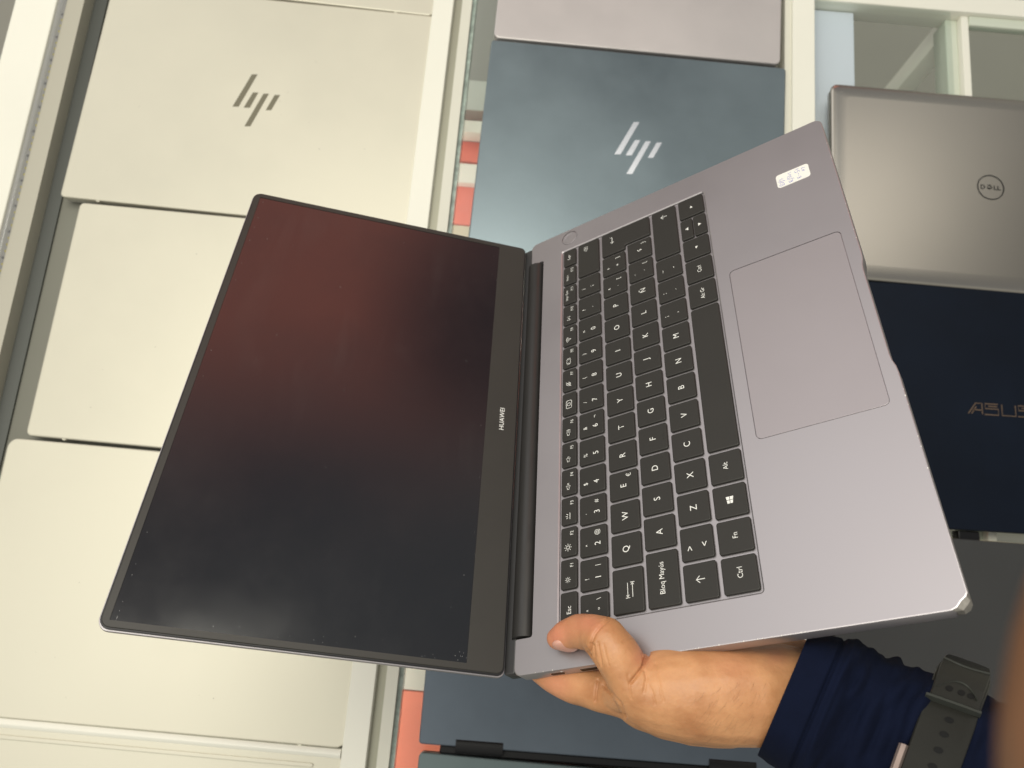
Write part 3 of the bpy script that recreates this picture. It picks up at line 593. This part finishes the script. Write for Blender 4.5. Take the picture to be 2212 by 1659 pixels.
bm = bmesh.new(); text_bm(bm, 'HUAWEI', 161.8*mm, 10.6*mm, 4.3*mm, .04*mm, .02*mm, 1.04); obj('logo', bm, legm, lid, smooth=0, fix=False)
# dust specks on the screen
bm = bmesh.new()
for i in range(70):
    x_ = random.uniform(sx0+1, sx1-1); y_ = random.uniform(sy0+1, sy1-1) if i % 2 else random.choice((sy0+abs(random.gauss(0, 3)), sy1-3)); 
    if i % 3 == 0: x_ = sx0+abs(random.gauss(0, 3))
    r_ = random.uniform(.08, .2); poly(bm, [(x_*mm+r_*mm*math.cos(a), y_*mm+r_*mm*math.sin(a)) for a in (0, 1.2, 2.5, 3.9, 5.1)], -.28*mm)
tag(obj('dust', bm, mat('dust_grey', (.45, .45, .45), .8), lid, smooth=0, fix=False), kind='stuff')
bm = bmesh.new()
for i in range(36):   # tiny bright nicks along the front and left rims
    if i % 2: x_, y_ = random.choice((random.uniform(8, 115), random.uniform(205, 300))), 216.5
    else: x_, y_ = .35, random.uniform(10, 205)
    r_ = random.uniform(.12, .4); poly(bm, [(x_*mm+r_*mm*math.cos(a), -y_*mm+r_*mm*math.sin(a)) for a in (0, 1.1, 2.2, 3.5, 5.6)], .02*mm)
tag(obj('edge_nicks', bm, mat('nick_bright', (.85, .82, .75), .3, .6), base, smooth=0, fix=False), kind='stuff')
# ------------------------------------------------------------------ hand and arm
nB = LR[:, 2]
def zb(u, v):  # depth of the keyboard plane behind an image point (the hand rests on it)
    d = np.array([(u-CX)/F, (v-CY)/F, 1.]); return (LT@nB)/(d@nB)
def ico(bm, c_, r, n=2, sc=(1, 1, 1)):
    bmesh.ops.create_icosphere(bm, subdivisions=n, radius=1., matrix=Matrix.Translation(c_)@Matrix.Diagonal((r*sc[0], r*sc[1], r*sc[2], 1)))
def capsule(dst, a, ra, b, rb):
    bm = bmesh.new(); ico(bm, a, ra, 3); ico(bm, b, rb, 3)
    r = bmesh.ops.convex_hull(bm, input=bm.verts[:]); 
    junk = [g for g in r['geom_interior'] if isinstance(g, bmesh.types.BMVert)]
    bmesh.ops.delete(bm, geom=list(set(junk)), context='VERTS')
    me = bpy.data.meshes.new('x'); bm.to_mesh(me); bm.free(); dst.from_mesh(me); bpy.data.meshes.remove(me)
def chain(dst, pts):
    q = [(P(u, v, z), r*z/F) for u, v, z, r in pts]
    for (a, ra), (b, rb) in zip(q[:-1], q[1:]): capsule(dst, a, ra, b, rb)
def remeshed(name, bm, voxel, it, m, parent=None):
    me = bpy.data.meshes.new(name); bm.to_mesh(me); bm.free(); o = bpy.data.objects.new(name, me); C.objects.link(o)
    md = o.modifiers.new('r', 'REMESH'); md.mode = 'VOXEL'; md.voxel_size = voxel
    sm = o.modifiers.new('s', 'SMOOTH'); sm.factor = .5; sm.iterations = it
    dg = bpy.context.evaluated_depsgraph_get(); dg.update(); me2 = bpy.data.meshes.new_from_object(o.evaluated_get(dg)); bpy.data.objects.remove(o); bpy.data.meshes.remove(me)
    me2.name = name; return me2
hb = bmesh.new()
thumb = [(1204, 1379, 0, 24), (1222, 1371, 0, 30), (1250, 1364, 0, 35), (1282, 1367, 0, 38), (1308, 1382, 0, 47), (1331, 1412, 0, 50), (1352, 1447, 0, 52), (1374, 1480, 0, 58)]
tz = []
for i, (u, v, _, r) in enumerate(thumb):
    z = zb(u, v); rr_ = r*z/F; z = z-(rr_*1.05+.0005+(0.004 if i in (3, 4) else .0)) if i < 6 else tz[-1][2]-.001
    tz.append((u, v, z, r))
chain(hb, tz)
z6 = tz[-1][2]
palm = [(1374, 1478, z6, 60), (1400, 1495, z6+.002, 76), (1440, 1496, z6+.002, 92), (1500, 1499, z6, 102), (1560, 1501, z6-.001, 105), (1620, 1501, z6-.001, 105), (1690, 1502, z6+.001, 100), (1800, 1545, z6, 98), (1950, 1610, z6+.002, 98), (2150, 1690, z6+.002, 98)]
chain(hb, palm)
for dz_, k in ((.016, .97), (.032, .93)): chain(hb, [(u, v+(4 if u < 1580 else -9), z+dz_*(1 if u < 1580 else .62), r*k) for u, v, z, r in palm[2:]])
chain(hb, [(1395, 1500, z6+.016, 74), (1440, 1500, z6+.016, 88)]); chain(hb, [(1400, 1490, z6+.034, 70), (1440, 1500, z6+.032, 82)])
def under(u, v, e=.0): return zb(u, v)+e
idx = [(1400, 1506, z6+.012, 60), (1350, 1500, z6+.018, 50), (1300, 1492, z6+.026, 44), (1245, 1480, z6+.036, 38), (1195, 1462, z6+.046, 33), (1160, 1440, z6+.052, 28)]
chain(hb, idx)
for k, (du, dv, dz_) in enumerate(((8, -8, .020), (20, -16, .040), (50, -20, .058))):
    chain(hb, [(u+du, v+dv, z+dz_, r*(.98, .93, .8)[k]) for u, v, z, r in idx])
chain(hb, [(1640, 1475, z6+.028, 92), (1700, 1466, z6+.034, 92), (1800, 1490, z6+.034, 88), (1900, 1560, z6+.02, 80)])
# webbing between thumb root and index
chain(hb, [(1368, 1505, z6+.004, 42), (1330, 1500, z6+.016, 34)])
hm = remeshed('person', hb, .0006, 26, None)
# creases: pushed in along lines seen on the skin (image points on the near side of the hand)
V = np.zeros(len(hm.vertices)*3); hm.vertices.foreach_get('co', V); V = V.reshape(-1, 3)
Nn = np.zeros(len(hm.vertices)*3); hm.vertices.foreach_get('normal', Nn); Nn = Nn.reshape(-1, 3)
cv = (V-CAM)@M    # camera-aligned
uv = np.c_[CX+F*cv[:, 0]/cv[:, 2], CY+F*cv[:, 1]/cv[:, 2]]
facing = ((Nn*(CAM-V)).sum(1) > 0)
zc = lambda pts: [(x*.29762+1124.6, y*.29762+1289.2) for x, y in pts]
creases = [([(925, 405), (905, 460), (890, 510), (850, 560), (800, 620)], 3.2, .0013), ([(900, 530), (915, 590), (895, 690)], 2.2, .0005), ([(640, 160), (575, 215), (535, 270), (515, 330), (505, 400)], 3.0, .0007),
    ([(505, 340), (510, 440)], 2.4, .0008), ([(530, 350), (540, 460), (560, 500)], 2.0, .0007), ([(560, 330), (575, 420), (590, 500)], 1.8, .0005), ([(480, 370), (495, 420)], 2., .0006), ([(600, 340), (620, 430), (640, 500)], 1.6, .0003),
    ([(740, 330), (790, 305), (830, 300)], 2.2, .0003), ([(900, 330), (880, 420), (900, 470)], 2, .0003), ([(780, 560), (790, 650), (800, 740)], 2, .00035), ([(980, 480), (1000, 600), (1020, 700), (1040, 760)], 2, .0003), ([(930, 640), (960, 700), (975, 780)], 2, .0003),
    
    ([(560, 600), (545, 680), (540, 760)], 2.4, .0008), ([(600, 640), (650, 700), (720, 780), (750, 880)], 3, .0008)]
disp = np.zeros(len(V))
for pts, sg, dp in creases:
    pts = zc(pts); dm = np.full(len(V), 1e9)
    for a, b in zip(pts[:-1], pts[1:]):
        a, b = np.array(a), np.array(b); ab = b-a; t_ = np.clip(((uv-a)@ab)/(ab@ab), 0, 1); dm = np.minimum(dm, np.hypot(*(uv-(a+t_[:, None]*ab)).T))
    disp -= 1.5*dp*np.exp(-(dm/sg)**2)*facing
for i in range(len(V)): disp[i] += .0004*noise.noise(Vector(V[i])*90) + .0009*noise.noise(Vector(V[i])*32)
bl = np.zeros(len(V))
for (bx, by, br, bk) in ((1200, 1372, 34, .9), (1283, 1345, 22, .45), (1385, 1420, 22, .5), (1255, 1345, 30, .5), (1200, 1480, 40, .55), (1680, 1415, 28, .35), (1590, 1430, 50, .2), (1310, 1395, 14, -.2)):
    bl += bk*np.exp(-(((uv-np.array([bx, by]))**2).sum(1))/br**2)
at = hm.attributes.new('blush', 'FLOAT', 'POINT'); at.data.foreach_set('value', np.clip(bl, 0, 1))
V2 = V+Nn*disp[:, None]; hm.vertices.foreach_set('co', V2.ravel()); hm.update()
# skin
sk = mat('skin', (.57, .29, .135), .45, 0, var=.14, vscale=55, bump=.55, bscale=520, sss=.07, rvar=.10, col2=(.53, .235, .10))
t_ = sk.node_tree; b_ = t_.nodes['Principled BSDF']; pv = b_.inputs['Base Color'].links[0].from_socket
an = t_.nodes.new('ShaderNodeAttribute'); an.attribute_name = 'blush'; mq = t_.nodes.new('ShaderNodeMix'); mq.data_type = 'RGBA'
t_.links.new(an.outputs['Fac'], mq.inputs[0]); t_.links.new(pv, mq.inputs[6]); mq.inputs[7].default_value = (.66, .25, .15, 1); t_.links.new(mq.outputs[2], b_.inputs['Base Color'])
hand = link('person', hm, sk, None, smooth=180)
# smooth shading throughout
tag(hand, 'hand and wrist in a navy sleeve gripping the open laptop, thumb beside the esc key', 'person')
# thumb nail
tip = P(1213, 1395, tz[1][2]+.001)
nx = (P(1240, 1402, tz[1][2])-P(1190, 1393, tz[1][2])).normalized(); toc = (Vector(CAM)-tip).normalized(); dn = (P(1213, 1420, tz[1][2])-P(1213, 1395, tz[1][2])).normalized()
nz = (dn*.80+toc*.60).normalized(); nz = (nz-nx*nz.dot(nx)).normalized(); ny = nz.cross(nx)
bm = bmesh.new(); bmesh.ops.create_uvsphere(bm, u_segments=32, v_segments=20, radius=1)
nm = Matrix((nx, ny, nz)).transposed().to_4x4(); nm.translation = P(1221, 1395, tz[1][2]-.0035)
for v_ in bm.verts:
    x_, y_, z_ = v_.co; x_ = math.copysign(abs(x_)**.75, x_); v_.co = (x_*.0066, y_*.0048, z_*.0022)
bm.transform(nm)
obj('fingernail', bm, mat('nail', (.64, .35, .27), .36, 0, sss=.1), hand, smooth=180)
# fine arm hair
bm = bmesh.new(); cand = [i for i in range(len(V2)) if facing[i] and 1500 < uv[i, 0] < 1690 and 1470 < uv[i, 1] < 1605 and Nn[i]@nrm(CAM-V2[i]) > .15]
for i in random.sample(cand, min(80, len(cand))):
    p = Vector(V2[i]); n_ = Vector(Nn[i]); q2 = P(uv[i, 0]-random.uniform(10, 22), uv[i, 1]+random.uniform(14, 30), cv[i, 2]); dr = (q2-p).normalized(); dr = (dr-n_*dr.dot(n_)).normalized()
    ln = random.uniform(.004, .008); pts = [p-n_*.0002, p+dr*ln*.5+n_*.0009, p+dr*ln+n_*.0008]; sd = dr.cross(n_).normalized()*.00003
    vs = [(bm.verts.new(q_-sd*(1-.3*k)), bm.verts.new(q_+sd*(1-.3*k))) for k, q_ in enumerate(pts)]
    for k in range(2): bm.faces.new((vs[k][0], vs[k][1], vs[k+1][1], vs[k+1][0]))
tag(obj('arm_hair', bm, mat('hair_brown', (.25, .13, .06), .5), hand, smooth=0, fix=False), kind='stuff')
# ------------------------------------------------------------------ sleeve
za = z6+.006
ax = [(1692, 1500, 143), (1714, 1509, 149), (1745, 1521, 158), (1784, 1537, 168), (1812, 1549, 158), (1850, 1566, 156), (1920, 1597, 166), (2000, 1634, 172), (2090, 1676, 176), (2200, 1722, 182), (2330, 1778, 190)]
perp = nrm([.39, -.92]); NS, NR = 150, 96
bm = bmesh.new(); rings = []
def sl(s):
    f = s*(len(ax)-1); i = min(int(f), len(ax)-2); t_ = f-i; return [ax[i][k]*(1-t_)+ax[i+1][k]*t_ for k in range(3)]
def ring(s, inner=0.):
    u, v, r = sl(s); out = []
    dist = s*(len(ax)-1)
    for j in range(NR):
        th = 2*math.pi*j/NR; cA, sA = math.cos(th), math.sin(th); ca, sa = math.copysign(abs(cA)**.68, cA), math.copysign(abs(sA)**.68, sA)
        g = 0.
        al = math.hypot(u-1690, v-1499)
        fade = min(1, max(0, (al-90)/30))
        if fade > 0:
            ph = al/15.+sA*1.3+cA*.9+1.6*noise.noise(Vector((al*.012, cA, sA+3)))
            g = fade*(9*max(0, math.sin(ph))**1.2+4*math.sin(ph*.53+2.+sA*2)+11*noise.noise(Vector((al*.03, cA*2, sA*2)))+4*noise.noise(Vector((al*.02+cA*2.5, al*.06-cA*2.5, 4))))
        g -= 7*math.exp(-((al-78)/4.)**2)
        g += 1.6*noise.noise(Vector((al*.05, cA*3, sA*3+9)))
        rr_ = r+g-inner
        uu, vv = u+perp[0]*rr_*ca, v+perp[1]*rr_*ca
        # cuff line slants a little
        out.append(P(uu, vv, za-sa*(rr_*1.12)*za/F))
    return out
loops = [ring(.022, 9), ring(.004, 8), ring(0., 4), ring(0., 1.), ring(.004, 0)]+[ring(s) for s in np.linspace(.008, 1, NS)]
loft(bm, loops, cap0=False, cap1=False)
bmesh.ops.recalc_face_normals(bm, faces=bm.faces)
sleevem = mat('navy_fabric', (.0032, .0062, .0215), .9, 0, bump=.8, bscale=2600, var=.12, vscale=60, spec=.15)
obj('sleeve', bm, sleevem, hand, smooth=180, fix=False)
# ------------------------------------------------------------------ wrist watch over the sleeve
wt = thing('wristwatch', 'black rubber strap watch with oval holes worn over the navy sleeve', 'watch')
rub = mat('strap_rubber', (.021, .0205, .017), .36, 0, bump=.1, bscale=1200); rubd = mat('strap_dark', (.003, .003, .003), .5)
ctr = np.array([2012., 1655.]); zw = za; pdir = nrm([.335, -.94]); adir = np.array([-pdir[1], pdir[0]]); adir = adir if adir[0] > 0 else -adir
A_, B_ = 226., 222.   # half height, half depth (image units at the arm's distance)
def wp3(th, a, dr=0.):   # th 0 = top of the wrist, 90deg = towards the viewer ; a along the arm
    uu = ctr+pdir*(A_+dr)*math.cos(th)+adir*a; return P(uu[0], uu[1], zw-(B_+dr)*math.sin(th)*zw/F)
def band(name, t0, t1, aw, d0, d1, m, n=72, parent=None, taper=None, rnd=False, bv=3., a0_=0):
    bm = bmesh.new(); L = []
    for i in range(n+1):
        t_ = math.radians(t0+(t1-t0)*i/n); w_ = aw*(.72+.28*min(1, max(0, (math.degrees(t_)+6)/30))**.5)
        if rnd: q_ = min(i, n-i)/n*abs(t1-t0)*math.pi/180*A_; w_ = w_ if q_ > w_ else math.sqrt(max(w_*w_-(w_-q_)**2, 1.))
        L.append([wp3(t_, a+a0_, d) for a, d in ((-w_, d0), (-w_, d1-bv), (-w_+bv, d1), (-w_*.5, d1+1), (w_*.5, d1+1), (w_-bv, d1), (w_, d1-bv), (w_, d0))])
    loft(bm, L); return obj(name, bm, m, parent or wt, smooth=40)
band('strap', -80, 130, 62, -14, 0, rub)
band('strap_end', -30, 52, 56, 1, 15, rub)['label'] = 'upper overlapping end of the strap'
# keeper edge: ridge across the strap, and the tucked end's rim; paler grey paints their highlight
band('keeper', 52.6, 54.1, 64, 1, 17, mat('keeper_highlight_grey', (.05, .054, .047), .35), n=4, bv=1.5)
bm = bmesh.new()
for k in range(25):
    pass
def ridge(name, pts, w_, m, d=16.):
    bm = bmesh.new(); L = []
    for i, (th, a) in enumerate(pts):
        t_ = math.radians(th); L.append([wp3(t_+s1*w_/A_, a, d+s2) for s1, s2 in ((-1, -2), (-1, 1), (0, 3), (1, 1), (1, -2))])
    loft(bm, L); obj(name, bm, m, wt, smooth=60)
bm.free()
km = MATS['keeper_highlight_grey']
ridge('strap_rim', [(18+3*math.cos(x_*1.5), x_*54) for x_ in np.linspace(-1, 1, 17)], 2.4, km)
ridge('loop_rim', [(47-9*math.cos(x_*1.5)**1, x_*46) for x_ in np.linspace(-1, 1, 17)], 1.3, km)
for a_ in (-20, 8, 30):   # dark openings under the loop
    bm = bmesh.new(); L = []
    lpz = [(math.radians(45)+.035*math.sin(q_), a_+9*math.cos(q_)) for q_ in np.linspace(0, 2*math.pi, 13)[:-1]]
    loft(bm, [[wp3(th, a, 14) for th, a in lpz], [wp3(th, a, 16.6) for th, a in lpz]]); obj('slot', bm, rubd, wt)
for th in (62, 71, 80.5, 90, 101):
    lpz = [(math.radians(th)+6/A_*1.2*math.sin(q_), 3+11*math.cos(q_)) for q_ in np.linspace(0, 2*math.pi, 17)[:-1]]
    bm = bmesh.new(); loft(bm, [[wp3(t_, a, -3) for t_, a in lpz], [wp3(t_, a, 1.6) for t_, a in lpz]]); obj('strap_hole', bm, rubd, wt)
band('watch_case', 84, 128, 11, -8, 14, mat('rose_metal', (.75, .58, .52), .22, .8), bv=6, a0_=-72)
# ------------------------------------------------------------------ blurred finger of the photographer near the lens
fb = bmesh.new()
chain(fb, [(2440, 1330, .062, 195), (2425, 1450, .062, 212), (2410, 1620, .062, 222), (2420, 1850, .062, 235), (2440, 2150, .064, 250)])
fm = remeshed('person', fb, .0009, 4, None)
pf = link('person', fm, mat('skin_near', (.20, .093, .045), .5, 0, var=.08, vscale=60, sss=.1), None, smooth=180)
tag(pf, 'blurred fingertip close to the lens at the right edge', 'person')
for o in bpy.data.objects:
    if o.type == 'MESH': o.data.name = o.name
